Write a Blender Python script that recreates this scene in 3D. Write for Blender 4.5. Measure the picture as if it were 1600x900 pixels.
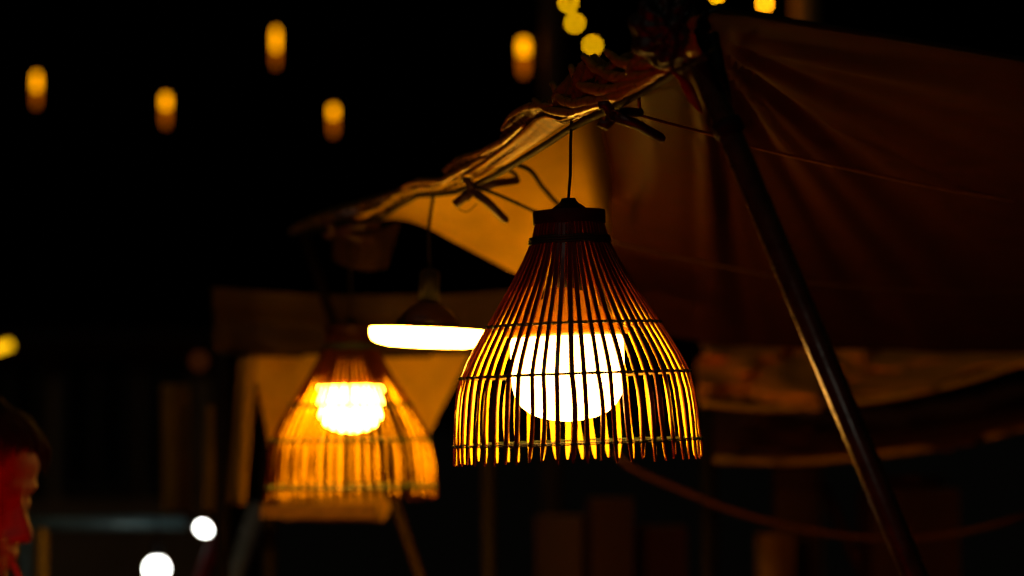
import bpy, bmesh, math, random
from mathutils import Vector, Matrix, noise

random.seed(11)
PI = math.pi
scene = bpy.context.scene
for o in list(bpy.data.objects):
    bpy.data.objects.remove(o)
COL = scene.collection

# ------------------------------------------------------------------ camera
LENS, SENSOR = 85.0, 36.0
F = LENS / SENSOR * 1600.0            # focal length in pixels of the 1600 px photograph
PITCH = math.atan(200.0 / F)
CZ = 1.65
cam_d = bpy.data.cameras.new('camera')
cam = bpy.data.objects.new('camera', cam_d)
COL.objects.link(cam)
cam.location = (0, 0, CZ)
cam.rotation_euler = (PI / 2 + PITCH, 0, 0)
cam_d.lens = LENS
cam_d.sensor_width = SENSOR
cam_d.clip_start = 0.05
cam_d.clip_end = 600
cam_d.dof.use_dof = True
cam_d.dof.focus_distance = 3.86
cam_d.dof.aperture_fstop = 2.0
cam_d.dof.aperture_blades = 0
scene.camera = cam

# ------------------------------------------------------------------ night sky, moonlight, exposure
SUN_EL, SUN_ROT = math.radians(-7), math.radians(250)
world = bpy.data.worlds.new('World')
scene.world = world
world.use_nodes = True
wn = world.node_tree
wn.nodes.clear()
sky = wn.nodes.new('ShaderNodeTexSky')
sky.sky_type = 'NISHITA'
sky.sun_disc = False
sky.sun_elevation = SUN_EL
sky.sun_rotation = SUN_ROT
bg = wn.nodes.new('ShaderNodeBackground')
bg.inputs['Strength'].default_value = 0.012
wo = wn.nodes.new('ShaderNodeOutputWorld')
wn.links.new(sky.outputs[0], bg.inputs['Color'])
wn.links.new(bg.outputs[0], wo.inputs['Surface'])

sun_d = bpy.data.lights.new('moon', 'SUN')
sun_d.energy = 0.06
sun_d.angle = math.radians(0.5)
sun_d.color = (1.0, 0.93, 0.75)
sun = bpy.data.objects.new('moon', sun_d)
COL.objects.link(sun)
sun.rotation_euler = (math.radians(38), math.radians(-30), 0)

vs = scene.view_settings
scene.display_settings.display_device = 'sRGB'
vs.view_transform = 'Standard'
vs.look = 'None'
vs.exposure = 0.0
vs.gamma = 1.0
vs.use_curve_mapping = False
scene.render.engine = 'CYCLES'
cy = scene.cycles
cy.use_denoising = True
try:
    cy.denoiser = 'OPENIMAGEDENOISE'
except Exception:
    pass
cy.max_bounces = 8
cy.diffuse_bounces = 4
cy.glossy_bounces = 3
cy.transmission_bounces = 4
cy.sample_clamp_indirect = 8.0
cy.caustics_reflective = False
cy.caustics_refractive = False
cy.use_adaptive_sampling = False
cy.use_light_tree = True


# ------------------------------------------------------------------ helpers
def P(px, py, d):
    """world point seen at photograph pixel (px, py) at depth d metres"""
    c, s = math.cos(PITCH), math.sin(PITCH)
    a, b = (px - 800.0) / F * d, (450.0 - py) / F * d
    return Vector((a, c * d - s * b, CZ + s * d + c * b))


def lerp(a, b, t):
    return a + (b - a) * t


def interp(pts, x):
    if x <= pts[0][0]:
        return pts[0][1]
    for (x0, y0), (x1, y1) in zip(pts, pts[1:]):
        if x <= x1:
            t = (x - x0) / (x1 - x0)
            return lerp(y0, y1, t)
    return pts[-1][1]


def smooth_interp(pts, x):
    """Catmull-Rom through (x, y) points"""
    n = len(pts)
    if x <= pts[0][0]:
        return pts[0][1]
    if x >= pts[-1][0]:
        return pts[-1][1]
    for i in range(n - 1):
        if x <= pts[i + 1][0]:
            break
    x0, y0 = pts[i]
    x1, y1 = pts[i + 1]
    h = x1 - x0
    m0 = (y1 - pts[i - 1][1]) / (x1 - pts[i - 1][0]) if i > 0 else (y1 - y0) / h
    m1 = (pts[i + 2][1] - y0) / (pts[i + 2][0] - x0) if i < n - 2 else (y1 - y0) / h
    t = (x - x0) / h
    t2, t3 = t * t, t * t * t
    return (2 * t3 - 3 * t2 + 1) * y0 + (t3 - 2 * t2 + t) * h * m0 + (-2 * t3 + 3 * t2) * y1 + (t3 - t2) * h * m1


def catmull(pts, n):
    """resample 3-D polyline smoothly"""
    pts = [Vector(p) for p in pts]
    L = [0.0]
    for a, b in zip(pts, pts[1:]):
        L.append(L[-1] + max((b - a).length, 1e-6))
    out = []
    for k in range(n):
        s = L[-1] * k / (n - 1)
        out.append(Vector([smooth_interp([(L[i], pts[i][c]) for i in range(len(pts))], s) for c in range(3)]))
    return out


class MB:
    def __init__(self):
        self.v, self.f = [], []

    def add(self, verts, faces):
        o = len(self.v)
        self.v += [tuple(p) for p in verts]
        self.f += [tuple(i + o for i in f) for f in faces]
        return self

    def box(self, x0, x1, y0, y1, z0, z1, M=None):
        vs_ = [Vector((x, y, z)) for x in (x0, x1) for y in (y0, y1) for z in (z0, z1)]
        if M is not None:
            vs_ = [M @ p for p in vs_]
        return self.add(vs_, [(0, 1, 3, 2), (4, 6, 7, 5), (0, 4, 5, 1), (2, 3, 7, 6), (0, 2, 6, 4), (1, 5, 7, 3)])

    def lathe(self, prof, n=24, M=None, cap=True):
        vs_, fs = [], []
        for r, z in prof:
            for k in range(n):
                a = 2 * PI * k / n
                p = Vector((r * math.cos(a), r * math.sin(a), z))
                vs_.append(M @ p if M is not None else p)
        m = len(prof)
        for i in range(m - 1):
            for k in range(n):
                k2 = (k + 1) % n
                fs.append((i * n + k, i * n + k2, (i + 1) * n + k2, (i + 1) * n + k))
        if cap:
            fs.append(tuple(range(n - 1, -1, -1)))
            fs.append(tuple((m - 1) * n + k for k in range(n)))
        return self.add(vs_, fs)

    def tube(self, path, r, n=8, closed=False, cap=True):
        path = [Vector(p) for p in path]
        m = len(path)
        rad = r if callable(r) else (lambda t: r)
        tang = []
        for i in range(m):
            a = path[(i - 1) % m] if (closed or i > 0) else path[i]
            b = path[(i + 1) % m] if (closed or i < m - 1) else path[i]
            tang.append((b - a).normalized())
        ref = Vector((0, 0, 1)) if abs(tang[0].z) < 0.9 else Vector((1, 0, 0))
        u = tang[0].cross(ref).normalized()
        vs_, fs = [], []
        for i in range(m):
            t = tang[i]
            u = (u - t * u.dot(t)).normalized()
            w = t.cross(u)
            rr = rad(i / (m - 1))
            for k in range(n):
                a = 2 * PI * k / n
                vs_.append(path[i] + (u * math.cos(a) + w * math.sin(a)) * rr)
        for i in range(m if closed else m - 1):
            j = (i + 1) % m
            for k in range(n):
                k2 = (k + 1) % n
                fs.append((i * n + k, i * n + k2, j * n + k2, j * n + k))
        if cap and not closed:
            fs.append(tuple(range(n - 1, -1, -1)))
            fs.append(tuple((m - 1) * n + k for k in range(n)))
        return self.add(vs_, fs)

    def ellipsoid(self, c, r, n=14, m=9, M=None):
        vs_, fs = [], []
        for i in range(1, m):
            th = PI * i / m
            for k in range(n):
                a = 2 * PI * k / n
                p = Vector((c[0] + r[0] * math.sin(th) * math.cos(a), c[1] + r[1] * math.sin(th) * math.sin(a), c[2] + r[2] * math.cos(th)))
                vs_.append(M @ p if M is not None else p)
        top, bot = Vector((c[0], c[1], c[2] + r[2])), Vector((c[0], c[1], c[2] - r[2]))
        vs_ += [M @ top if M is not None else top, M @ bot if M is not None else bot]
        for i in range(m - 2):
            for k in range(n):
                k2 = (k + 1) % n
                fs.append((i * n + k, (i + 1) * n + k, (i + 1) * n + k2, i * n + k2))
        T = (m - 1) * n
        for k in range(n):
            k2 = (k + 1) % n
            fs.append((T, k, k2))
            fs.append((T + 1, (m - 2) * n + k2, (m - 2) * n + k))
        return self.add(vs_, fs)

    def capsule(self, a, b, ra, rb, n=12):
        a, b = Vector(a), Vector(b)
        ax = (b - a).normalized()
        path, rr = [], []
        for k in range(5):
            t = (k / 4) * PI / 2
            path.append(a - ax * ra * math.cos(t)); rr.append(max(ra * math.sin(t), 0.0008))
        for k in range(5):
            t = (k / 4) * PI / 2
            path.append(b + ax * rb * math.sin(t)); rr.append(max(rb * math.cos(t), 0.0008))
        u = ax.cross(Vector((0, 0, 1)) if abs(ax.z) < 0.9 else Vector((1, 0, 0))).normalized()
        w = ax.cross(u)
        vs_, fs = [], []
        for p, r in zip(path, rr):
            for k in range(n):
                q = 2 * PI * k / n
                vs_.append(p + (u * math.cos(q) + w * math.sin(q)) * r)
        for i in range(len(path) - 1):
            for k in range(n):
                k2 = (k + 1) % n
                fs.append((i * n + k, i * n + k2, (i + 1) * n + k2, (i + 1) * n + k))
        fs.append(tuple(range(n - 1, -1, -1)))
        fs.append(tuple((len(path) - 1) * n + k for k in range(n)))
        return self.add(vs_, fs)

    def grid(self, rows, closed=False):
        m, n = len(rows), len(rows[0])
        fs = []
        for i in range(m - 1):
            for k in range(n - 1):
                fs.append((i * n + k, i * n + k + 1, (i + 1) * n + k + 1, (i + 1) * n + k))
        return self.add([p for r in rows for p in r], fs)

    def mesh(self, name, mat, smooth=True):
        me = bpy.data.meshes.new(name)
        me.from_pydata([tuple(p) for p in self.v], [], self.f)
        me.update()
        bm = bmesh.new(); bm.from_mesh(me)
        bmesh.ops.recalc_face_normals(bm, faces=bm.faces)
        bm.to_mesh(me); bm.free()
        if smooth:
            for p in me.polygons:
                p.use_smooth = True
        if mat:
            me.materials.append(mat)
        return me

    def build(self, name, mat, parent=None, smooth=True, origin=None):
        """world (or parent-local) vertices -> one mesh object; origin recentres a top-level mesh"""
        if origin is not None:
            o_ = Vector(origin)
            self.v = [tuple(Vector(p) - o_) for p in self.v]
        ob = bpy.data.objects.new(name, self.mesh(name, mat, smooth))
        COL.objects.link(ob)
        if parent:
            ob.parent = parent
        if origin is not None:
            ob.location = origin
        return ob


def link_copy(name, me, parent, loc=(0, 0, 0), rot=(0, 0, 0)):
    ob = bpy.data.objects.new(name, me)
    COL.objects.link(ob)
    ob.parent = parent
    ob.location = loc
    ob.rotation_euler = rot
    return ob


def tag(o, label=None, cat=None, group=None, kind=None):
    if label: o['label'] = label
    if cat: o['category'] = cat
    if group: o['group'] = group
    if kind: o['kind'] = kind
    return o


def empty(name, loc, label, cat, group=None, rot=(0, 0, 0)):
    o = bpy.data.objects.new(name, None)
    o.empty_display_size = 0.05
    COL.objects.link(o)
    o.location = loc
    o.rotation_euler = rot
    return tag(o, label, cat, group)


class Loc:
    """MB wrapper: world coordinates written relative to a root placed at loc (no rotation)"""
    def __init__(self, root):
        self.root, self.o = root, Vector(root.location)

    def build(self, mb, name, mat, smooth=True, parent=None):
        mb.v = [tuple(Vector(p) - self.o) for p in mb.v]
        return mb.build(name, mat, parent or self.root, smooth)


def sharp(ob, deg=35):
    bm = bmesh.new(); bm.from_mesh(ob.data)
    lim = math.radians(deg)
    for e in bm.edges:
        if len(e.link_faces) == 2 and e.calc_face_angle() > lim:
            e.smooth = False
    bm.to_mesh(ob.data); bm.free()
    return ob


def solidify(ob, t):
    m = ob.modifiers.new('thickness', 'SOLIDIFY')
    m.thickness = t
    m.offset = 0
    return ob


# ------------------------------------------------------------------ materials
def mat_basic(name, col, rough=0.6, metal=0.0, var=0.25, scale=40.0, bump=0.15, bump_scale=200.0, transl=None, spec=0.5, stretch=(1, 1, 1), sheen=0.0):
    m = bpy.data.materials.new(name)
    m.use_nodes = True
    nt = m.node_tree
    nt.nodes.clear()
    N = nt.nodes.new
    out = N('ShaderNodeOutputMaterial')
    bs = N('ShaderNodeBsdfPrincipled')
    tc = N('ShaderNodeTexCoord')
    mp = N('ShaderNodeMapping')
    mp.inputs['Scale'].default_value = stretch
    nt.links.new(tc.outputs['Object'], mp.inputs['Vector'])
    nz = N('ShaderNodeTexNoise')
    nz.inputs['Scale'].default_value = scale
    nz.inputs['Detail'].default_value = 5
    nt.links.new(mp.outputs[0], nz.inputs['Vector'])
    rp = N('ShaderNodeValToRGB')
    rp.color_ramp.elements[0].position = 0.3
    rp.color_ramp.elements[1].position = 0.72
    rp.color_ramp.elements[0].color = tuple(c * (1 - var) for c in col) + (1,)
    rp.color_ramp.elements[1].color = tuple(min(1, c * (1 + var)) for c in col) + (1,)
    nt.links.new(nz.outputs['Fac'], rp.inputs[0])
    nt.links.new(rp.outputs[0], bs.inputs['Base Color'])
    mr = N('ShaderNodeMapRange')
    mr.inputs['To Min'].default_value = max(0.03, rough - 0.1)
    mr.inputs['To Max'].default_value = min(1, rough + 0.1)
    nt.links.new(nz.outputs['Fac'], mr.inputs['Value'])
    nt.links.new(mr.outputs[0], bs.inputs['Roughness'])
    bs.inputs['Metallic'].default_value = metal
    bs.inputs['Specular IOR Level'].default_value = spec
    if sheen:
        bs.inputs['Sheen Weight'].default_value = sheen
    if bump:
        nb = N('ShaderNodeTexNoise')
        nb.inputs['Scale'].default_value = bump_scale
        nb.inputs['Detail'].default_value = 3
        nt.links.new(mp.outputs[0], nb.inputs['Vector'])
        bp = N('ShaderNodeBump')
        bp.inputs['Strength'].default_value = bump
        bp.inputs['Distance'].default_value = 0.002
        nt.links.new(nb.outputs['Fac'], bp.inputs['Height'])
        nt.links.new(bp.outputs[0], bs.inputs['Normal'])
    if transl:
        tr = N('ShaderNodeBsdfTranslucent')
        tr.inputs['Color'].default_value = tuple(transl) + (1,)
        ad = N('ShaderNodeAddShader')
        nt.links.new(bs.outputs[0], ad.inputs[0])
        nt.links.new(tr.outputs[0], ad.inputs[1])
        nt.links.new(ad.outputs[0], out.inputs['Surface'])
    else:
        nt.links.new(bs.outputs[0], out.inputs['Surface'])
    return m


def mat_emit(name, col, strength):
    m = bpy.data.materials.new(name)
    m.use_nodes = True
    nt = m.node_tree
    nt.nodes.clear()
    out = nt.nodes.new('ShaderNodeOutputMaterial')
    e = nt.nodes.new('ShaderNodeEmission')
    e.inputs['Color'].default_value = tuple(col) + (1,)
    e.inputs['Strength'].default_value = strength
    nt.links.new(e.outputs[0], out.inputs['Surface'])
    return m


WARM = (1.0, 0.42, 0.030)
M = {}
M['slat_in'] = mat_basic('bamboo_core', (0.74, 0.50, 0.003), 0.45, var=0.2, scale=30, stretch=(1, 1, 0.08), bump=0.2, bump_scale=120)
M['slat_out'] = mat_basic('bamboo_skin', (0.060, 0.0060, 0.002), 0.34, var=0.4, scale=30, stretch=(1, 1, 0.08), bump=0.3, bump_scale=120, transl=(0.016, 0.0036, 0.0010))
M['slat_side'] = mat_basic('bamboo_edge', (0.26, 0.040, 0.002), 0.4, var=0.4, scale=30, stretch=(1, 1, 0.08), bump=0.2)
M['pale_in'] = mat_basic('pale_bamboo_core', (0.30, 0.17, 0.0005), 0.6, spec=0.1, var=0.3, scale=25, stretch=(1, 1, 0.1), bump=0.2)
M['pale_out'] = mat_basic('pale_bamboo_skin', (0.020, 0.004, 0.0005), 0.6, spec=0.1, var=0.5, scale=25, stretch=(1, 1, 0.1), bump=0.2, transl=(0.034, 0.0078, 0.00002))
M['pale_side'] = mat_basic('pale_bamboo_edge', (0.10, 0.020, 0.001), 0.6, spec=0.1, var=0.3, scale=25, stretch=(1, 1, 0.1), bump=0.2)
M['twine'] = mat_basic('green_twine', (0.018, 0.040, 0.008), 0.6, var=0.4, scale=300)
M['cane'] = mat_basic('cane_hoop', (0.16, 0.09, 0.006), 0.5)
M['wood_cap'] = mat_basic('dark_red_wood', (0.028, 0.005, 0.002), 0.6, spec=0.2, var=0.4, scale=20, stretch=(1, 1, 6))
M['black_plastic'] = mat_basic('black_plastic', (0.005, 0.004, 0.003), 0.5, spec=0.15)
M['cord'] = mat_basic('black_cord', (0.007, 0.004, 0.003), 0.7, spec=0.2)
M['housing'] = mat_basic('cream_plastic', (0.45, 0.2, 0.01), 0.5, bump=0, transl=(0.011, 0.0055, 0.0002))
M['bulb_main'] = mat_emit('warm_globe_light', (1.0, 0.44, 0.075), 38)
M['bulb_second'] = mat_emit('warm_globe_light_second', WARM, 140)
M['led'] = mat_emit('led_diffuser_light', WARM, 145)
M['lip'] = mat_basic('lit_tarp_lip', (0.82, 0.56, 0.004), 0.5, var=0.2, scale=60, bump=0.25, bump_scale=350)  # underside of the same hem, its lamp light put into the colour
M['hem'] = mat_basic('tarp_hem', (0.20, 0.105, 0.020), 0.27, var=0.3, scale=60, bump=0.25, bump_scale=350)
M['fold'] = mat_basic('lit_tarp_fold', (0.42, 0.20, 0.012), 0.30, var=0.35, scale=60, bump=0.25, bump_scale=350)  # hem cloth made lighter: lamp glints on the folds put into the colour
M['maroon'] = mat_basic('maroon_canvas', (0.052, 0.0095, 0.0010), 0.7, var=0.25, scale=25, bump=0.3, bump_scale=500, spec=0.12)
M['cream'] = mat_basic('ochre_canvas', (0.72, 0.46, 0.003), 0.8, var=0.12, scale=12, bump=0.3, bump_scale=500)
M['brown_cloth'] = mat_basic('brown_canvas', (0.36, 0.20, 0.01), 0.8, var=0.25, scale=8, bump=0.3)
M['pipe'] = mat_basic('painted_steel_pipe', (0.045, 0.030, 0.013), 0.27, metal=0.0, spec=0.4, bump=0.5, bump_scale=25, var=0.4, scale=30)
M['bar'] = mat_basic('dark_steel_bar', (0.009, 0.005, 0.003), 0.7, spec=0.2)
M['dark_cloth'] = mat_basic('black_cloth', (0.02, 0.02, 0.012), 0.5, bump=0.4)
M['clamp'] = mat_basic('dark_red_plastic', (0.03, 0.006, 0.004), 0.45)
M['asphalt'] = mat_basic('asphalt', (0.05, 0.048, 0.045), 0.9, scale=3, bump=0.6, bump_scale=60)

# ------------------------------------------------------------------ ground
mb = MB()
mb.add([(-150, -60, 0), (150, -60, 0), (150, 260, 0), (-150, 260, 0)], [(0, 1, 2, 3)])
tag(mb.build('ground', M['asphalt']), kind='structure')

# ------------------------------------------------------------------ the tent
def edge_d(px):
    return 1.184 / ((px - 800.0) / F + 0.279)

LOWER = [(448, 366), (470, 361), (500, 352), (560, 346), (600, 334), (632, 309), (655, 301), (690, 300), (720, 293), (770, 271), (820, 241), (860, 216), (900, 190), (950, 168), (1000, 140), (1040, 118), (1066, 102), (1100, 84)]
UPPER = [(448, 362), (462, 352), (490, 337), (520, 325), (560, 314), (600, 302), (636, 291), (655, 283), (672, 279), (690, 287), (704, 262), (730, 240), (765, 228), (786, 222), (792, 197), (806, 176), (830, 160), (858, 152), (880, 128), (905, 100), (930, 84), (950, 98), (975, 84), (1000, 76), (1030, 52), (1066, 30), (1100, 22)]
LIPT = [(448, 364), (500, 350), (560, 342), (600, 326), (632, 303), (655, 297), (690, 294), (720, 284), (760, 258), (800, 230), (822, 208), (842, 188), (858, 182), (880, 190), (905, 182), (950, 160), (1000, 132), (1066, 96), (1100, 80)]
AB_OUT = Vector((-0.963, -0.269, 0.0))

corner = P(1085, 70, 3.39)
tent = empty('market_tent', (corner.x + 0.9, corner.y + 1.4, 0.0), 'dark maroon market tent with ruffled hem and slanting pole, hung with lamps', 'tent')
T = Loc(tent)

# ruffled hem: a rolled strip of tarp along the tent's left edge
rows = []
NU, NV = 420, 40
for i in range(NU):
    px = lerp(452, 1096, i / (NU - 1))
    d = edge_d(px)
    lo, up = interp(LIPT, px) + 3, interp(UPPER, px)
    hgt = max(lo - up, 6) * d / F
    r = []
    a, b = P(px, up, d), P(px, lo, d)
    for j in range(NV):
        v = j / (NV - 1)
        if v <= 0.76:
            w = v / 0.76
            p = a.lerp(b, w)
            prof = math.sin(PI * min(1, w * 1.02)) ** 0.7
            nz_ = noise.noise(Vector((px * 0.02, w * 2.2, 3.1)))
            fine = noise.noise(Vector((px * 0.07, w * 5.0, 8.4)))
            late = min(1, max(0, (px - 850) / 60.0))
            # big puffs left of the lamp cord: crest high up, pinched where the silhouette steps
            crest = math.exp(-((w - 0.34) / 0.22) ** 2)
            pinch = 0.35 + 0.65 * abs(math.sin((px - 690) * PI / 104.0)) ** 0.5
            puff = (0.42 * crest * pinch + 0.10 * nz_ + 0.05 * fine) * (1 - late)
            # tight gathers sweeping down to the pole top
            ph = px * 0.135 + w * 4.2 + 1.2 * math.sin(px * 0.041) + 0.9 * nz_
            gath = (1 - abs(math.sin(ph * 0.5)) ** 0.7)
            gath2 = 1 - abs(math.sin(ph * 1.13 + 0.8))
            fold = (0.30 * gath + 0.12 * gath2 + 0.10 * nz_ + 0.05 * fine) * late
            amp = hgt * prof * (puff + fold)
            p = p + AB_OUT * amp + Vector((0, -0.5, 0.25)) * (amp * 0.55 * late)
        else:
            w = (v - 0.76) / 0.24
            p = b - AB_OUT * (0.020 * w) + Vector((0, 0, 0.010 * w * w))
        r.append(p)
    rows.append(r)
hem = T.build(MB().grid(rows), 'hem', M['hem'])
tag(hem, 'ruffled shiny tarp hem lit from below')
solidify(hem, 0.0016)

rows = []
for i in range(150):
    px = lerp(560, 1060, i / 149)
    d = edge_d(px)
    y0 = interp(LIPT, px) - 2
    y1f = smooth_interp(LOWER, px) - 5
    dl = 10 + 0.55 * max(0, y1f - y0)
    pa = P(px - 4, y0, d) + AB_OUT * 0.004
    pb = P(px + dl, smooth_interp(LOWER, px + dl) - 4, d)
    r = []
    for j in range(9):
        w = j / 8
        p = pa.lerp(pb, w)
        p = p + Vector((-0.6, 0, -0.8)) * (0.006 * math.sin(PI * w) * (0.5 + 0.5 * math.sin(px * 0.07)) + 0.004 * noise.noise(Vector((px * 0.03, w * 3, 1.0))))
        r.append(p)
    rows.append(r)
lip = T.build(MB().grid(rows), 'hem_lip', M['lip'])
tag(lip, 'lower lip of the hem, lamp light put into its colour')
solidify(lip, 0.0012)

# gathered folds standing proud of the hem
for fold, r0 in (([(925, 88), (945, 108), (985, 122), (1030, 116), (1062, 104)], 0.0085),
                 ([(905, 104), (918, 132), (960, 142), (1010, 130), (1055, 112)], 0.0095),
                 ([(876, 130), (890, 157), (935, 161), (985, 146), (1040, 122)], 0.0090),
                 ([(846, 156), (866, 171), (900, 177), (940, 168), (990, 150)], 0.0075),
                 ([(797, 204), (810, 184), (840, 168), (876, 166)], 0.0075),
                 ([(962, 82), (982, 97), (1012, 103), (1050, 98)], 0.0080),
                 ([(705, 267), (725, 252), (760, 241), (800, 220), (832, 194)], 0.0075),
                 ([(640, 294), (664, 284), (700, 283), (740, 262), (770, 246)], 0.0070)):
    pts = catmull([P(x, y, edge_d(x)) + AB_OUT * 0.014 for x, y in fold], 34)
    pts = [p + Vector((0, 0, 0.0022 * noise.noise(Vector((k * 0.5, fold[0][0] * 0.1, 2.0))))) for k, p in enumerate(pts)]
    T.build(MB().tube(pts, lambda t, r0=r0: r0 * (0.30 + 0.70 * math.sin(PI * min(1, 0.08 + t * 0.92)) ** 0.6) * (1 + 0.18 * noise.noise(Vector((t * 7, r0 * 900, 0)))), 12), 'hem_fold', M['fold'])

# top side of the edge: roof strip that falls away behind the hem so the tent is closed from outside
# edge bar under the hem
path = [P(px, smooth_interp(LOWER, px) + 3, edge_d(px)) - AB_OUT * 0.004 for px in range(470, 1101, 30)]
T.build(MB().tube(path, 0.0058, 10), 'edge_bar', M['bar'])

# maroon roof cloth
TOPE = [(905, 186), (950, 166), (1000, 138), (1062, 100), (1105, 17), (1180, 27), (1300, 45), (1450, 70), (1600, 95), (1750, 118), (2000, 150), (2300, 185)]
TOPD = [(905, 3.88), (1000, 3.62), (1062, 3.44), (1105, 3.40), (1600, 3.56), (2300, 4.1)]
BOTE = [(905, 505), (1000, 520), (1150, 538), (1300, 546), (1450, 549), (1600, 548), (2300, 560)]
rows = []
for j in range(70):
    v = j / 69
    r = []
    for i in range(130):
        px0 = 918 + 36 * min(1.0, v * 2.4)
        px = lerp(px0, 2250, (i / 129) ** 1.25)
        y0, d0 = interp(TOPE, px), interp(TOPD, px)
        y1, d1 = interp(BOTE, px), 6.1
        y0s = interp([(900, 104), (1180, 27)], px) if px < 1180 else y0
        y0 = lerp(y0, y0s, min(1.0, v * 6))
        py = lerp(y0, y1, v)
        d = lerp(d0, d1, v ** 1.15)
        # lamp-side fold: the cloth swings back where it meets the ochre panel
        lf = max(0.0, 1 - (px - px0) / 75.0)
        lf = lf * lf * (3 - 2 * lf)
        d = lerp(d, max(d, 4.85), lf)
        p = P(px, py, d)
        # creases pulled from the corner
        ang = math.atan2(py - 45, max(px - 1098, 1))
        rr = math.hypot(px - 1098, py - 45)
        fade = max(0.0, 1 - rr / 700.0)
        near = min(1.0, rr / 60.0)
        if px > 1090:
            c = math.sin(ang * 19 + 0.6) - 1.1 * abs(math.sin(ang * 17 + 1.0)) ** 0.6 + 0.5 * math.sin(ang * 43 + 2.0) + 0.5 * noise.noise(Vector((ang * 9, rr * 0.002, 0)))
            p.z += 0.009 * c * fade * near * min(1.0, v * 10)
        p.z += 0.010 * noise.noise(Vector((px * 0.004, py * 0.006, 7.0)))
        r.append(p)
    rows.append(r)
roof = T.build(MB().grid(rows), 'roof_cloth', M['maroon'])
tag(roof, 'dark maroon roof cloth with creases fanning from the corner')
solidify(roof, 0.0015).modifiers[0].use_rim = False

# ochre inner panel hanging behind the hem, lit by the disc lamp
PT = [(590, 340), (640, 306), (700, 296), (770, 270), (860, 216), (905, 184), (935, 172), (1000, 150)]
PB = [(590, 345), (620, 342), (660, 352), (700, 372), (760, 404), (830, 440), (900, 478), (1000, 520)]
rows = []
for j in range(40):
    v = j / 39
    r = []
    for i in range(90):
        px = lerp(592, 992, i / 89)
        y0, y1 = smooth_interp(PT, px) - 4, smooth_interp(PB, px)
        d0 = max(edge_d(px) + 0.12, 5.12)
        d1 = max(5.45, edge_d(px) + 0.3)
        py = lerp(y0, y1, v)
        d = lerp(d0, d1, v ** 0.8)
        d += 0.05 * math.sin(px * 0.028 + py * 0.012) * v
        xb = max(0.0, px - (884 + 36 * min(1.0, v * 2.0))) * 0.00138
        d += 22.0 * xb * xb
        r.append(P(px, py, d))
    rows.append(r)
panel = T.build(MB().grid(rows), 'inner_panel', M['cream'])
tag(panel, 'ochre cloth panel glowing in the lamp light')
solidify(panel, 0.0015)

# hem rope of the near edge, loose seams and the outer fold
path = [P(px, interp(TOPE, px) - 2, interp(TOPD, px)) for px in (1080, 1105, 1180, 1300, 1450, 1600, 1800, 2200)]
T.build(MB().tube(catmull(path, 40), 0.0045, 8), 'edge_rope', M['dark_cloth'])

# slanting front leg and its sleeve
def along(px0, py0, d0, px1, py1, d1, t):
    return P(lerp(px0, px1, t), lerp(py0, py1, t), lerp(d0, d1, t))
top, low = P(1067, 30, 3.37), P(1429, 900, 3.26)
dirv = (low - top).normalized()
foot = top + dirv * (top.z / -dirv.z)
leg = T.build(MB().tube([top, top.lerp(foot, 0.5), foot], 0.0178, 24), 'leg', M['pipe'])
s0, s1 = P(1112, 52, 3.40), P(1141, 196, 3.385)
T.build(MB().tube([s0, s0.lerp(s1, 0.5), s1], 0.0095, 16), 'sleeve', M['bar'])
T.build(MB().lathe([(0.03, 0), (0.055, 0.002), (0.055, 0.008), (0.024, 0.02), (0.024, 0.05)], 20, Matrix.Translation(foot)), 'foot_plate', M['bar'])
# collar clamp on the leg
q = top + dirv * 0.155
T.build(MB().tube([q, q + dirv * 0.02], 0.0215, 24), 'collar', M['bar'])
# rear leg under the far corner
rt, rl = P(474, 366, 6.2), P(656, 900, 6.0)
rd = (rl - rt).normalized()
rf = rt + rd * (rt.z / -rd.z)
T.build(MB().tube([rt, rt.lerp(rf, 0.5), rf], 0.0135, 14), 'leg', mat_basic('brown_pipe', (0.010, 0.004, 0.001), 0.7, spec=0.1))
T.build(MB().lathe([(0.03, 0), (0.055, 0.002), (0.055, 0.008), (0.02, 0.02), (0.02, 0.04)], 16, Matrix.Translation(rf)), 'foot_plate', M['bar'])
# far side legs (outside the picture to the right)
far = P(2230, 560, 6.1)
T.build(MB().tube([far, Vector((far.x, far.y, 0.0))], 0.016, 12), 'leg', M['pipe'])
far2 = P(2200, 180, 4.05)
T.build(MB().tube([far2, Vector((far2.x + 0.3, far2.y, 0.0))], 0.016, 12), 'leg', M['pipe'])

# bunch of cloth tied round the pole top
c0 = P(1048, 46, 3.40)
mb = MB(); mb.ellipsoid((0, 0, 0), (1, 1, 1), 72, 48)
vv = []
for p in mb.v:
    p = Vector(p)
    a = math.atan2(p.z, p.x)
    el = math.asin(max(-1, min(1, p.y)))
    f = 1 + 0.07 * math.sin(a * 9 + 3 * el) + 0.05 * math.sin(el * 13 + a * 2) + 0.16 * noise.noise(p * 1.7) + 0.06 * noise.noise(p * 5)
    vv.append(c0 + Vector((p.x * 0.053 * f, p.y * 0.048 * f, p.z * 0.052 * f)))
mb.v = vv
tag(T.build(mb, 'cloth_bunch', M['dark_cloth']), 'crumpled dark cloth tied round the pole top')
ring = []
for k in range(40):
    a = 2 * PI * k / 40
    ring.append(c0 + Vector((0.020 + 0.012 * math.cos(a) + 0.02 * math.sin(a), 0.052 * math.cos(a + 0.2), 0.052 * math.sin(a))))
T.build(MB().tube(ring, 0.003, 6, closed=True), 'tie_cord', M['cord'])
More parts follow.
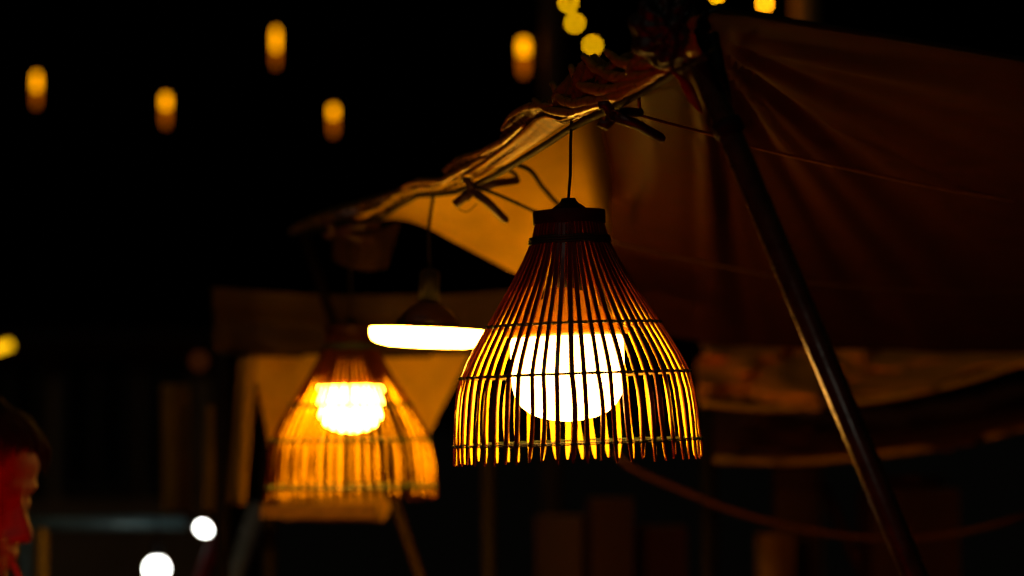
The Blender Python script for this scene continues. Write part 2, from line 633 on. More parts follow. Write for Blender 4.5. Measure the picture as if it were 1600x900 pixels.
# pale frayed strap at the corner
st = [P(1052, 112, 3.40), P(1070, 128, 3.40), P(1086, 160, 3.405), P(1098, 178, 3.41)]
wv = [4, 8, 7, 1]
rws = [[p + Vector((-w * 0.001, 0, 0)), p + Vector((w * 0.001, 0.002, 0))] for p, w in zip(catmull(st, 12), [interp([(0, 4), (4, 9), (8, 8), (11, 1.5)], k) for k in range(12)])]
solidify(T.build(MB().grid(rws), 'strap', mat_basic('webbing', (0.26, 0.1, 0.05), 0.8)), 0.001)


# ------------------------------------------------------------------ bamboo pendant lamps
K = 1 / 0.969 / 1000.0
def zz(y): return (718 - y) * K
PROF = [(347, 53.5), (374, 60), (400, 72), (438, 93), (475, 116), (507, 136), (545, 159), (585, 179), (625, 187), (665, 191), (690, 193), (718, 194)]
PROFZ = [(zz(y), r * K) for y, r in reversed(PROF)]
def prof_r(z): return smooth_interp(PROFZ, z)


def slat_mesh(seed, mat, width=0.0080, thick=0.0026, wid_tip=0.0028):
    rnd = random.Random(seed)
    a1, a2, a3 = rnd.uniform(-0.55, 0.55), rnd.uniform(-0.25, 0.25), rnd.uniform(-0.5, 0.5)
    lat = rnd.uniform(-0.0035, 0.0035)
    endz = rnd.uniform(-0.005, 0.004)
    ys = [347, 374, 405, 440, 475, 507, 535, 560, 585, 612, 638, 665, 690, 706, 718]
    ws = rnd.uniform(0.86, 1.1)
    vs_, fs = [], []
    prev = None
    for i, y in enumerate(ys):
        z = zz(y) + (endz if y > 700 else 0)
        r = prof_r(max(z, 0))
        dz = 0.004
        t = Vector((prof_r(max(z - dz, 0)) - prof_r(z + dz), 0, -2 * dz)).normalized()
        nrm = Vector((-t.z, 0, t.x)) * 1.0
        if nrm.x < 0: nrm = -nrm
        if y <= 507: tw = a2 * math.sin(PI * (y - 347) / 160)
        elif y <= 585: tw = a2 * math.sin(PI * (y - 507) / 78)
        elif y <= 690: tw = a1 * math.sin(PI * (y - 585) / 105)
        else: tw = a3 * (y - 690) / 28
        bow = lat * (math.sin(PI * (y - 585) / 105) if 585 < y < 690 else (-(y - 690) / 28 if y >= 690 else 0))
        w = width * ws
        w *= interp([(347, 0.78), (374, 0.86), (405, 0.98), (440, 1.10), (690, 1.14), (704, 0.95), (718, wid_tip / width)], y)
        c, s = math.cos(tw), math.sin(tw)
        side = Vector((nrm.x * s, c, nrm.z * s))
        nn = Vector((nrm.x * c, -s, nrm.z * c))
        p = Vector((r, bow, z))
        for u, q in ((-1, -1), (1, -1), (1, 1), (-1, 1)):
            # outer face slightly rounded by pulling its corners in
            k = 0.78 if q > 0 else 1.0
            vs_.append(p + side * (u * w / 2 * k) + nn * (q * thick / 2))
    n = len(ys)
    for i in range(n - 1):
        for k in range(4):
            fs.append((i * 4 + k, i * 4 + (k + 1) % 4, (i + 1) * 4 + (k + 1) % 4, (i + 1) * 4 + k))
    fs.append((0, 3, 2, 1)); fs.append(tuple((n - 1) * 4 + k for k in range(4)))
    mb = MB().add(vs_, fs)
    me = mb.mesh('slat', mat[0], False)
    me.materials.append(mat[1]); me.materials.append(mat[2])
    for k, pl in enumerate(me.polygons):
        pl.material_index = ((2 if k < 12 else 0), 2, 1, 2)[k % 4] if k < (n - 1) * 4 else 2   # neck's inner faces take the dark edge material: housing's shade put into colour
    return me


def rattan_lamp(base, rot, label, slat_mat, bulb, bulb_mat, cord_top, nslat=50, seed=0, tw=1.0, bx=0.0):
    root = empty('pendant_lamp', base, label, 'lamp', 'bamboo pendant lamps under the tent edge', rot)
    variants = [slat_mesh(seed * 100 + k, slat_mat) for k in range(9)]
    rnd = random.Random(seed + 5)
    order = []
    for k in range(nslat):
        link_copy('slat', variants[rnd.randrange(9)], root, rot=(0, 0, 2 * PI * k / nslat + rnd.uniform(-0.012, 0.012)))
    # woven twine hoops
    for y, hoop in ((507, True), (585, True), (690, False)):
        z = zz(y); R = prof_r(z)
        if hoop:
            pts = [Vector(((R - 0.0032) * math.cos(2 * PI * k / 72), (R - 0.0032) * math.sin(2 * PI * k / 72), z + 0.0006 * math.sin(k))) for k in range(72)]
            MB().tube(pts, 0.0017, 7, closed=True).build('hoop', M['cane'], root)
        for s in (0, 1):
            pts = []
            n = nslat * 4
            for k in range(n):
                a = 2 * PI * k / n
                w = math.cos(nslat / 2 * a + s * PI)
                r = R + 0.0030 * w
                zc = z + (0.0013 if s else -0.0013) + 0.0012 * noise.noise(Vector((a * 7, s * 5, y)))
                pts.append(Vector((r * math.cos(a), r * math.sin(a), zc)))
            MB().tube(pts, 0.0011 * tw, 5, closed=True).build('twine_strand', M['twine'], root)
        kb = MB()
        for k in range(nslat):
            a = 2 * PI * k / nslat
            rr = R + 0.0012
            Mx = Matrix.Translation(((rr) * math.cos(a), rr * math.sin(a), z)) @ Matrix.Rotation(a, 4, 'Z') @ Matrix.Rotation(rnd.uniform(-0.5, 0.5), 4, 'X')
            kb.ellipsoid((0, 0, 0), (0.0032, 0.0046 * tw, rnd.uniform(0.0022, 0.0036) * tw), 6, 4, Mx)
        tag(kb.build('twine_lashing', M['twine'], root), kind='stuff')
    # green band round the neck: three turns of twine
    for y, r in ((370, 62.2), (374, 63.4), (378, 63.6)):
        pts = [Vector(((r * K + 0.0006 * math.sin(k * 1.9)) * math.cos(2 * PI * k / 60), (r * K + 0.0006 * math.sin(k * 1.9)) * math.sin(2 * PI * k / 60), zz(y) + 0.0006 * math.sin(k * 0.7))) for k in range(60)]
        MB().tube(pts, 0.0024, 7, closed=True).build('neck_twine', mat_twine_dark, root)
    # wooden cap and cord grip
    cap = MB().lathe([(0.2 * K, zz(346)), (50 * K, zz(346)), (56.5 * K, zz(348)), (57 * K, zz(346)), (57.5 * K, zz(330)), (56.5 * K, zz(327)), (40 * K, zz(325.5)), (0.2 * K, zz(325))], 48).build('cap', M['wood_cap'], root)
    sharp(cap)
    MB().lathe([(30 * K, zz(325.5)), (27 * K, zz(323)), (22 * K, zz(319)), (16 * K, zz(315)), (12.5 * K, zz(311)), (11.5 * K, zz(308)), (10.5 * K, zz(307)), (3 * K, zz(306.5))], 24).build('cord_grip', M['black_plastic'], root)
    # lamp socket and bulb
    (by0, by1, br, hy) = bulb          # globe top y, bottom y, radius, housing top y
    MB().lathe([(24 * K, zz(346)), (24 * K, zz(hy + 4)), (20 * K, zz(hy + 10))], 20).build('socket', M['black_plastic'], root).location.x = bx * 0.5
    h = by1 - by0
    b = MB().lathe([(1 * K, zz(hy + 16)), (20 * K, zz(hy + 18)), ((br - 14) * K, zz(by0 - 4)), ((br - 1.5) * K, zz(by0)), (br * K, zz(by0 + 0.06 * h)), (br * K, zz(by0 + 0.45 * h)), (br * 0.985 * K, zz(by0 + 0.58 * h)), (br * 0.94 * K, zz(by0 + 0.70 * h)), (br * 0.84 * K, zz(by0 + 0.81 * h)), (br * 0.68 * K, zz(by0 + 0.90 * h)), (br * 0.46 * K, zz(by0 + 0.96 * h)), (br * 0.22 * K, zz(by0 + 0.99 * h)), (0.8 * K, zz(by1))], 40)
    bo = b.build('bulb', bulb_mat, root)
    bo.location.x = bx
    tag(bo, 'glowing white globe bulb')
    hs = MB().lathe([((br - 0.2) * K, zz(by0 + 1)), ((br + 11) * K, zz(by0 - 4)), ((br + 11) * K, zz(by0 - 8)), ((br - 4) * K, zz(by0 - 15)), ((br - 18) * K, zz(lerp(by0, hy, 0.45))), (34 * K, zz(lerp(by0, hy, 0.8))), (25 * K, zz(hy))], 36, cap=False)
    ho = hs.build('bulb_housing', M['housing'], root)
    ho.location.x = bx
    # cord up to the edge bar (world direction, so undo the tilt)
    Rm = root.rotation_euler.to_matrix()
    a = Vector((0, 0, zz(308)))
    e = Rm.transposed() @ (Vector(cord_top) - Vector(base))
    MB().tube([a, a.lerp(e, 0.3) + Vector((0.0015, 0, 0)), a.lerp(e, 0.7), e], 0.0026, 8).build('cord', M['cord'], root)
    return root


mat_twine_dark = mat_basic('dark_green_twine', (0.012, 0.03, 0.012), 0.6, var=0.4, scale=200)
TILT = math.radians(-2.0)
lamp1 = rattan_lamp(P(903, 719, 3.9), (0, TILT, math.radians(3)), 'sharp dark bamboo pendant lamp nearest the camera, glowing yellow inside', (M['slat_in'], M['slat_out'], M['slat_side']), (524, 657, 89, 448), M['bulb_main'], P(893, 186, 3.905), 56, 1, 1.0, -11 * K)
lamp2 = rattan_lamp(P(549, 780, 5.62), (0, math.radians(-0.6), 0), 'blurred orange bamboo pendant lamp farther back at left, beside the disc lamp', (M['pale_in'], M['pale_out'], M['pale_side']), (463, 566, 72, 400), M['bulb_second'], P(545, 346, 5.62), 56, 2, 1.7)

# ------------------------------------------------------------------ disc LED lamp
D3 = 4.75
c = P(667, 542, D3)
k3 = D3 / F
led = empty('disc_lamp', c, 'flat white glowing disc lamp hanging between the two bamboo lamps', 'lamp', None, (0, math.radians(2.2), 0))
R3 = 90 * k3
H = 28 * k3
prof = [(0.0005, 0.0), (R3 * 0.45, 0.0006), (R3 * 0.70, H * 0.05), (R3 * 0.86, H * 0.16), (R3 * 0.945, H * 0.30), (R3 * 0.985, H * 0.48), (R3, H * 0.68), (R3, H * 0.96)]
tag(MB().lathe(prof, 48).build('diffuser', M['led'], led), 'glowing white diffuser')
MB().lathe([(R3 * 0.985, H * 0.965), (R3 * 0.97, H * 1.0), (R3 * 0.7, H * 1.06), (R3 * 0.52, H * 1.18)], 40).build('rim_plate', mat_basic('lamp_rim', (0.03, 0.008, 0.003), 0.5), led)
MB().lathe([(50 * k3, H * 1.18), (47 * k3, H * 1.5), (36 * k3, H * 2.0), (24 * k3, H * 2.35), (17 * k3, H * 2.5)], 30).build('heat_sink', mat_basic('lamp_cone', (0.04, 0.014, 0.005), 0.5), led)
for k in range(18):
    a = 2 * PI * k / 18
    Mx = Matrix.Rotation(a, 4, 'Z')
    mb = MB().add([Mx @ Vector(p) for p in ((46 * k3, -0.0012, H * 1.2), (52 * k3, -0.0012, H * 1.2), (24 * k3, -0.0012, H * 2.4), (18 * k3, -0.0012, H * 2.4), (46 * k3, 0.0012, H * 1.2), (52 * k3, 0.0012, H * 1.2), (24 * k3, 0.0012, H * 2.4), (18 * k3, 0.0012, H * 2.4))],
                  [(0, 1, 2, 3), (7, 6, 5, 4), (0, 4, 5, 1), (1, 5, 6, 2), (2, 6, 7, 3), (3, 7, 4, 0)])
    mb.build('fin', bpy.data.materials['lamp_cone'], led, False)
MB().lathe([(16 * k3, H * 2.45), (16 * k3, H * 4.15), (13 * k3, H * 4.3), (5 * k3, H * 4.4)], 24).build('socket', M['black_plastic'], led)
Rm = led.rotation_euler.to_matrix().transposed()
e = Rm @ (P(677, 306, edge_d(677)) - c)
m_ = Rm @ (P(670, 360, lerp(D3, edge_d(677), 0.5)) - c)
MB().tube(catmull([Vector((0, 0, H * 4.35)), m_, e], 14), 0.0032, 8).build('cord', M['cord'], led)

# ------------------------------------------------------------------ spring clamps on the edge bar
def spring_clamp(name_label, jaw, pivot, h1, h2, loop=True, extra=None, bend=None):
    root = empty('spring_clamp', pivot, name_label, 'clamp', 'spring clamps on the tent edge')
    L = Loc(root)
    for h in (h1, h2):
        mid = pivot.lerp(h, 0.5) + Vector((0, 0, 0.004))
        hb = MB().tube([pivot, mid, h], lambda t: 0.0085 - 0.0012 * t, 10)
        hb.ellipsoid(h, (0.0062, 0.0062, 0.0062), 10, 6)
        L.build(hb, 'handle', M['clamp'])
    for s in (-1, 1):
        j = jaw + Vector((0.0, 0.0, 0.012 * s))
        L.build(MB().tube([pivot, pivot.lerp(j, 0.5) + Vector((0, 0, 0.010 * s)), j], lambda t: 0.009 - 0.002 * t, 10), 'jaw', M['clamp'])
    coil = [pivot + Vector((0.008 * math.cos(a * 0.8), -0.012 + a * 0.0008, 0.008 * math.sin(a * 0.8))) for a in range(32)]
    L.build(MB().tube(coil, 0.0014, 5), 'spring', M['pipe'])
    if loop:
        a, b = loop
        pts = [a.lerp(b, t) + Vector((0, 0, -0.013 * math.sin(PI * t))) for t in [k / 14 for k in range(15)]]
        L.build(MB().tube(pts, 0.0009, 5), 'wire_loop', M['cord'])
    if bend:
        L.build(MB().tube(catmull(bend, 12), 0.004, 8), 'loop_strand', M['clamp'])
    if extra:
        L.build(MB().tube([pivot, extra], 0.0085, 10), 'stub', M['clamp'])
    return root


dc = edge_d(745) + 0.02
spring_clamp('dark spring clamp with open handles left of the front lamp', P(722, 292, dc), P(738, 298, dc), P(790, 344, dc), P(808, 282, dc + 0.02), (P(712, 322, dc), P(745, 318, dc)), P(710, 320, dc), [P(752, 268, dc + 0.01), P(785, 262, dc + 0.015), P(806, 273, dc + 0.02), P(808, 282, dc + 0.02)])
dc = edge_d(985) + 0.03
spring_clamp('dark red spring clamp right of the front lamp cord', P(935, 178, dc), P(958, 182, dc), P(1034, 216, dc), P(1000, 176, dc + 0.06), (P(1000, 160, dc), P(1000, 176, dc)))
dc = edge_d(560) + 0.03
spring_clamp('small dim clamp near the far end of the tent edge', P(505, 356, dc), P(520, 362, dc), P(575, 382, dc), P(590, 352, dc), None)

# ------------------------------------------------------------------ loose cables in the tent
cable = mat_basic('lit_cable', (0.40, 0.18, 0.06), 0.5)
def cable_thing(pts, r, label, n=50, mat=None, name='cable'):
    w = catmull([P(*p) for p in pts], n)
    o = MB().tube(w, r, 8).build(name, mat or cable, origin=w[0])
    return tag(o, label, 'cable')
cable_thing([(998, 150, 3.72), (997, 176, 3.74), (1020, 186, 3.8), (1110, 210, 4.0), (1170, 228, 4.1), (1300, 258, 4.3), (1450, 290, 4.5), (1600, 315, 4.65), (1800, 335, 4.9), (2150, 345, 5.1)], 0.0028, 'thin cable crossing the maroon cloth behind the slanting pole')
cable_thing([(950, 376, 5.0), (1060, 402, 5.1), (1260, 440, 5.2), (1430, 454, 5.3), (1600, 455, 5.4), (1900, 440, 5.5), (2200, 400, 5.6)], 0.0030, 'faint sagging cable low across the maroon cloth', mat=mat_basic('dull_cable', (0.09, 0.035, 0.010), 0.7))
cable_thing([(742, 292, 4.45), (770, 301, 4.45), (835, 330, 4.45), (890, 352, 4.5), (950, 375, 5.0)], 0.0032, 'straight dark wire from the clamp to behind the front lamp cap', mat=M['cord'])
cable_thing([(806, 256, 4.40), (830, 268, 4.55), (850, 295, 4.7), (880, 325, 4.8), (920, 345, 4.85)], 0.0045, 'curved dark wire drooping behind the front lamp', mat=M['cord'])

# ------------------------------------------------------------------ stall behind the second lamp
DS = 6.5
stall = empty('curtained_stall', P(520, 900, DS).xy.to_3d(), 'ochre curtained stall behind the blurred bamboo lamp', 'stall')
S = Loc(stall)
def sheet(corners, nu, nv, amp=0.0, freq=0.0, seed=0.0, sag=0.0):
    """four photograph corners (px, py, d): tl, tr, br, bl -> wavy rows"""
    tl, tr, br, bl = [P(*c) for c in corners]
    rows = []
    for j in range(nv):
        v = j / (nv - 1)
        r = []
        for i in range(nu):
            u = i / (nu - 1)
            p = tl.lerp(tr, u).lerp(bl.lerp(br, u), v)
            p = p + Vector((0, 1, 0)) * (amp * math.sin(u * freq + seed + 0.8 * math.sin(v * 2 + seed)) * (0.4 + 0.6 * v))
            p.y += amp * 0.7 * noise.noise(Vector((u * 3 + seed, v * 3, seed)))
            p.z -= sag * 4 * u * (1 - u)
            r.append(p)
        rows.append(r)
    return rows
solidify(S.build(MB().grid(sheet([(392, 556, 6.6), (735, 552, 6.45), (600, 815, 6.5), (440, 812, 6.6)], 50, 24, 0.03, 9, 0.3)), 'back_cloth', mat_basic('orange_canvas', (0.85, 0.50, 0.003), 0.8, var=0.15, scale=10)), 0.002)
for corners, sd in (([(372, 560, 6.55), (402, 556, 6.5), (384, 790, 6.55), (354, 790, 6.6)], 1.0), ([(322, 636, 7.4), (348, 630, 7.4), (345, 800, 7.4), (316, 800, 7.4)], 2.0), ([(252, 600, 8.0), (296, 600, 8.0), (300, 800, 8.0), (252, 800, 8.0)], 3.0)):
    solidify(S.build(MB().grid(sheet(corners, 14, 20, 0.02, 5, sd)), 'curtain', M['brown_cloth']), 0.002)
solidify(S.build(MB().grid(sheet([(330, 448, 6.6), (830, 452, 6.35), (840, 545, 6.4), (330, 552, 6.65)], 60, 16, 0.05, 17, 0.9, 0.02)), 'fascia', mat_basic('olive_canvas', (0.045, 0.020, 0.002), 0.8)), 0.002)
S.build(MB().box(-0.31, 0.0, 0, 0.03, -0.016, 0.020, Matrix.Translation(P(590, 800, 6.42))), 'counter_edge', mat_basic('brown_counter', (0.22, 0.10, 0.003), 0.7), False)
for px, d in ((346, 6.95), (418, 6.75), (760, 6.6)):
    a = P(px, 455, d)
    S.build(MB().tube([a, Vector((a.x + 0.02, a.y, 0))], 0.022, 12), 'post', M['bar'])
# loose cloth flap hanging from the far end of the tent hem
solidify(T.build(MB().grid(sheet([(520, 356, 5.9), (625, 345, 5.75), (606, 416, 5.85), (520, 404, 5.95)], 24, 14, 0.02, 8, 2.0, 0.02)), 'cloth_flap', mat_basic('rust_canvas', (0.035, 0.010, 0.002), 0.8)), 0.0015)

# ------------------------------------------------------------------ canopies of the stalls at right, far behind
def canopy(base_px, label, top, hem_pts, band, d, mat, hem_mat, seed):
    root = empty('stall_canopy', P(base_px, 900, d).xy.to_3d(), label, 'canopy')
    L = Loc(root)
    rows = []
    for j in range(30):
        v = j / 29
        r = []
        for i in range(90):
            px = lerp(top[0][0], hem_pts[-1][0], i / 89)
            y0, y1 = smooth_interp(top, px), smooth_interp(hem_pts, px)
            dd = d + 0.9 * (1 - v) - 0.0
            p = P(px, lerp(y0, y1, v), dd)
            w = noise.noise(Vector((px * 0.010, v * 2.4, seed))) + 0.5 * noise.noise(Vector((px * 0.025, v * 5, seed + 4)))
            w += 0.35 * abs(noise.noise(Vector((px * 0.03 - v * 3, v * 4, seed + 9))))
            p.y += 0.30 * w
            p.z += 0.03 * w
            r.append(p)
        rows.append(r)
    solidify(L.build(MB().grid(rows), 'canopy_cloth', mat), 0.003)
    path = [P(lerp(hem_pts[0][0], hem_pts[-1][0], k / 30), smooth_interp(hem_pts, lerp(hem_pts[0][0], hem_pts[-1][0], k / 30)) + band, d - 0.02) for k in range(31)]
    rws = [[p + Vector((0, 0, band * d / F)), p + Vector((0, -0.03, 0)), p - Vector((0, 0.0, band * d / F))] for p in path]
    solidify(L.build(MB().grid(rws), 'hem_band', hem_mat), 0.003)
    for px in (hem_pts[0][0] + 12, hem_pts[-1][0] - 20):
        a = P(px, smooth_interp(hem_pts, px), d + 0.1)
        L.build(MB().tube([a, Vector((a.x, a.y, 0))], 0.02, 10), 'post', M['bar'])
    return root
hemc = mat_basic('olive_hem', (0.60, 0.30, 0.01), 0.8)
canopy(1340, 'crumpled brown canopy low behind the slanting pole', [(1092, 520), (1200, 516), (1350, 535), (1500, 538), (1700, 520), (1900, 470)], [(1092, 625), (1200, 634), (1350, 622), (1480, 598), (1600, 560), (1900, 440)], 5, 6.9, mat_basic('rust_brown_canvas', (0.75, 0.27, 0.008), 0.8, var=0.35, scale=6), hemc, 1.0)
canopy(1360, 'dark canopy with pale curved hem, lower right', [(1100, 640), (1250, 640), (1400, 640), (1600, 600), (1700, 570), (1900, 520)], [(1100, 712), (1250, 715), (1370, 704), (1500, 686), (1600, 662), (1900, 590)], 6, 7.4, mat_basic('dark_rust_canvas', (0.14, 0.03, 0.003), 0.8), hemc, 6.0)

cable_thing([(960, 705, 6.4), (985, 730, 6.4), (1060, 764, 6.4), (1150, 800, 6.4), (1260, 828, 6.4), (1380, 842, 6.4), (1480, 836, 6.4), (1600, 806, 6.4), (1800, 700, 7.2), (1880, 600, 7.3)], 0.0085, 'thick red cord sagging across the lower right', mat=mat_basic('red_cord', (0.06, 0.0085, 0.003), 0.6), name='cord')
# wooden strut leaning below the canopies
a, b = P(1272, 730, 8.6), P(1350, 900, 8.4)
dv = (b - a).normalized()
f_ = a + dv * (a.z / -dv.z)
tag(MB().tube([a - dv * 0.05, a.lerp(f_, 0.5), f_], 0.018, 8).build('strut', mat_basic('red_timber', (0.08, 0.016, 0.004), 0.7), origin=f_), 'dim red strut leaning under the lower right canopy', 'strut')

# ------------------------------------------------------------------ market table with goods, lower right and centre
DT = 8.0
tz = P(1100, 925, DT).z
def table(pxa, pxb, d, z, label):
    a, b = P(pxa, 900, d), P(pxb, 900, d)
    root = empty('market_table', ((a.x + b.x) / 2, d + 0.3, 0), label, 'table')
    w = (b.x - a.x) / 2
    for k in range(5):
        MB().box(-w, w, -0.3 + k * 0.12, -0.3 + k * 0.12 + 0.112, z - 0.03, z).build('plank', mat_table, root, False)
    for sx in (-1, 1):
        for sy in (-0.25, 0.25):
            MB().box(sx * (w - 0.06) - 0.025, sx * (w - 0.06) + 0.025, sy - 0.025, sy + 0.025, 0, z - 0.03).build('leg', mat_table, root, False)
    return root
mat_table = mat_basic('rough_timber', (0.06, 0.03, 0.008), 0.8, scale=6, stretch=(1, 8, 8))
table(820, 1560, DT, tz, 'timber market table under the right hand canopies')
card = mat_basic('cardboard', (0.40, 0.19, 0.02), 0.8)
def carton(px, w, h, dd, z, d, label, mat, rz=0.0):
    p = P(px, 900, d)
    root = empty('carton', (p.x, d + 0.3 + dd, z), label, 'box', 'goods on the market table', (0, 0, rz))
    MB().box(-w / 2, w / 2, -w * 0.4, w * 0.4, 0.0005, h).build('box_body', mat, root, False)
    for s in (-1, 1):
        MB().box(-w / 2, w / 2, -0.004 if s > 0 else -w * 0.4, w * 0.4 if s > 0 else 0.0 - 0.008, h + 0.0005, h + 0.004).build('flap', mat, root, False)
    MB().box(-w / 2 - 0.001, w / 2 + 0.001, -0.03, 0.03, h + 0.0045, h + 0.0055).build('tape', mat_basic('tape', (0.35, 0.2, 0.08), 0.3), root, False)
    return root
carton(1215, 0.115, 0.185, -0.18, tz, DT, 'small tan carton standing on the market table', card, 0.1)
rc = mat_basic('red_packaging', (0.055, 0.008, 0.003), 0.6)
carton(880, 0.16, 0.24, -0.05, tz, DT, 'dark red carton at the left end of the market table', rc, -0.2)
carton(955, 0.14, 0.30, -0.12, tz, DT, 'tall dark red carton second from the left on the table', rc, 0.15)
carton(1040, 0.15, 0.20, 0.02, tz, DT, 'low dark red carton third from the left on the table', rc, 0.3)
carton(1440, 0.30, 0.33, 0.0, tz, DT, 'wide dark carton carrying a metal bowl', rc, 0.05)
carton(1264, 0.15, 0.44, 0.12, tz, DT, 'tall narrow dark carton behind the small tan carton', rc, 0.0)
bp = P(1445, 900, DT)
bowl = empty('metal_bowl', (bp.x, DT + 0.3, tz + 0.3385), 'shallow metal bowl on the wide dark carton', 'bowl')
MB().lathe([(0.05, 0), (0.09, 0.006), (0.125, 0.03), (0.128, 0.032), (0.124, 0.032), (0.088, 0.009), (0.002, 0.004)], 36, cap=False).build('dish', mat_basic('brass', (0.5, 0.22, 0.04), 0.3, metal=0.9), bowl)
MB().tube([Vector((0.126 * math.cos(2 * PI * k / 36), 0.126 * math.sin(2 * PI * k / 36), 0.032)) for k in range(36)], 0.003, 6, closed=True).build('rim', bpy.data.materials['brass'], bowl)

# ------------------------------------------------------------------ lower left: steel rail, bulbs, pole, strap
DR = 8.3
ra, rb = P(-40, 817, DR + 0.25), P(290, 816, DR + 0.25)
rail = empty('steel_rail', ((ra.x + rb.x) / 2, ra.y, 0), 'dim bluish steel rail beside the white bulbs, lower left', 'rail')
RL = Loc(rail)
steel = mat_basic('blue_steel', (0.10, 0.17, 0.18), 0.4, metal=0.3)
RL.build(MB().tube([ra, ra.lerp(rb, 0.5), rb], 0.026, 14), 'top_bar', steel)
for t in (0.03, 0.24):
    p = ra.lerp(rb, t)
    RL.build(MB().tube([p, Vector((p.x, p.y, 0))], 0.02, 10), 'post', steel)
white = mat_emit('white_bulb_light', (1.0, 0.98, 0.88), 13.0)
def small_bulb(px, py, d, r, label, stretch=1.0, tilt=0.0, topdz=0.1):
    c = P(px, py, d)
    root = empty('globe_bulb', c, label, 'bulb', 'white bulbs by the steel rail', (0, tilt, 0))
    MB().ellipsoid((0, 0, 0), (r, r, r * stretch), 20, 12).build('globe', white, root)
    MB().lathe([(0.014, r * stretch - 0.004), (0.016, r * stretch + 0.01), (0.016, r * stretch + 0.04), (0.006, r * stretch + 0.05)], 14).build('socket', M['black_plastic'], root)
    MB().tube([Vector((0, 0, r * stretch + 0.045)), Vector((0, 0.0, r * stretch + topdz))], 0.003, 6).build('cord', M['cord'], root)
    return root
small_bulb(318, 826, DR - 0.12, 0.021, 'smaller white glowing bulb at the end of the steel rail', 1.35, math.radians(-55), 0.09)
gb = small_bulb(245, 889, DR - 0.06, 0.039, 'larger round white glowing bulb hanging below the steel rail', 1.0, 0.0, 0.15)
a, b = P(402, 800, 8.0), P(368, 900, 7.9)
dv = (b - a).normalized(); f_ = a + dv * (a.z / -dv.z)
tag(MB().tube([a - dv * 0.02, a.lerp(f_, 0.5), f_], 0.030, 14).build('leaning_pole', mat_basic('pale_pole', (0.6, 0.55, 0.4), 0.5), origin=f_), 'pale pole leaning beside the white bulbs', 'pole')
a, b = P(342, 832, 8.05), P(318, 892, 8.0)
dv = (b - a).normalized(); f_ = a + dv * (a.z / -dv.z)
tag(MB().tube([a, a.lerp(f_, 0.5), f_], 0.022, 10).build('red_stake', mat_basic('red_paint', (0.35, 0.02, 0.015), 0.5), origin=f_), 'red stake leaning between the white bulb and pale pole', 'stake')
a = P(66, 826, 6.6)
yp = empty('yellow_post', (a.x, a.y, 0), 'yellow painted post just behind the face at the left edge', 'post')
MB().lathe([(0.05, 0), (0.05, 0.01), (0.019, 0.012), (0.019, a.z - 0.01), (0.012, a.z), (0.001, a.z + 0.004)], 16).build('shaft', mat_basic('yellow_paint', (0.12, 0.085, 0.003), 0.5), yp)

# ------------------------------------------------------------------ far lanterns on an overhead cable
DL = 14.0
lant_hot = mat_emit('lantern_filament_light', (1.0, 0.345, 0.0005), 3.1)
lant_dim = mat_emit('lantern_glass_glow', (1.0, 0.19, 0.0005), 0.5)
dark_metal = mat_basic('dark_metal', (0.03, 0.02, 0.015), 0.5, metal=0.5)
cab_z = P(400, -90, DL).z
def lantern(px, py, d, label, hot_len, tail_len, w=0.016):
    c = P(px, py, d)
    root = empty('hanging_lantern', c, label, 'lantern', 'lanterns strung in the dark at upper left')
    k = d / F
    h, t = hot_len * k, tail_len * k
    MB().lathe([(0.004, h), (w * 0.7, h * 0.97), (w, h * 0.8), (w, 0.0), (w * 0.9, -0.002)], 16).build('light_tube', lant_hot, root)
    MB().lathe([(w * 0.95, -0.003), (w * 0.95, -t * 0.6), (w * 0.6, -t), (0.004, -t * 1.04)], 16).build('lower_glass', lant_dim, root)
    MB().lathe([(w * 1.1, h + 0.002), (w * 1.05, h + 0.012), (w * 0.4, h + 0.04), (0.006, h + 0.06)], 16).build('cap', dark_metal, root)
    MB().tube([Vector((0, 0, h + 0.055)), Vector((0, 0, cab_z - c.z))], 0.004, 6).build('cord', M['cord'], root)
lantern(57, 140, DL, 'leftmost orange hanging lantern in the dark sky', 26, 26)
lantern(259, 168, DL, 'orange hanging lantern second from the left', 20, 28, 0.019)
lantern(431, 78, DL, 'highest orange hanging lantern, third from the left', 34, 26, 0.015)
lantern(521, 182, DL, 'lowest orange hanging lantern with a dim red tail', 16, 28, 0.019)
lantern(818, 85, DL, 'largest orange hanging lantern beside the string lights', 24, 32, 0.026)
la, lb = Vector((-4.0, P(0, 0, DL).y, cab_z)), Vector((P(862, 0, DL).x, P(0, 0, DL).y, cab_z))
w = [la.lerp(lb, k / 30) for k in range(31)]
lo_ = MB().tube(w, 0.006, 6).build('lantern_cable', M['cord'], origin=la)
tag(lo_, 'overhead cable the far lanterns hang from, above the picture', 'cable')
brownpost = mat_basic('brown_timber_post', (0.14, 0.06, 0.02), 0.8)
for px, d, w_, top, lab in ((862, DL, 0.062, cab_z + 0.15, 'dim timber post beside the largest hanging lantern'), (1258, 15.1, 0.085, 5.2, 'orange lit timber post at the top right'), (-180, DL, 0.07, cab_z + 0.15, 'timber post holding the lantern cable, left of the picture')):
    a = P(px, 0, d)
    if px == -180: a.x = -4.0
    root = empty('timber_post', (a.x, a.y, 0), lab, 'post')
    MB().lathe([(w_ * 1.05, 0), (w_, 0.4), (w_ * 0.95, top - 0.05), (w_ * 0.8, top)], 16).build('shaft', brownpost if px != 1258 else mat_basic('tan_timber_post', (0.55, 0.28, 0.05), 0.8), root)
    MB().box(-0.12, 0.12, -0.03 - w_, -w_ - 0.002, top - 0.25, top - 0.17).build('bracket', dark_metal, root, False)

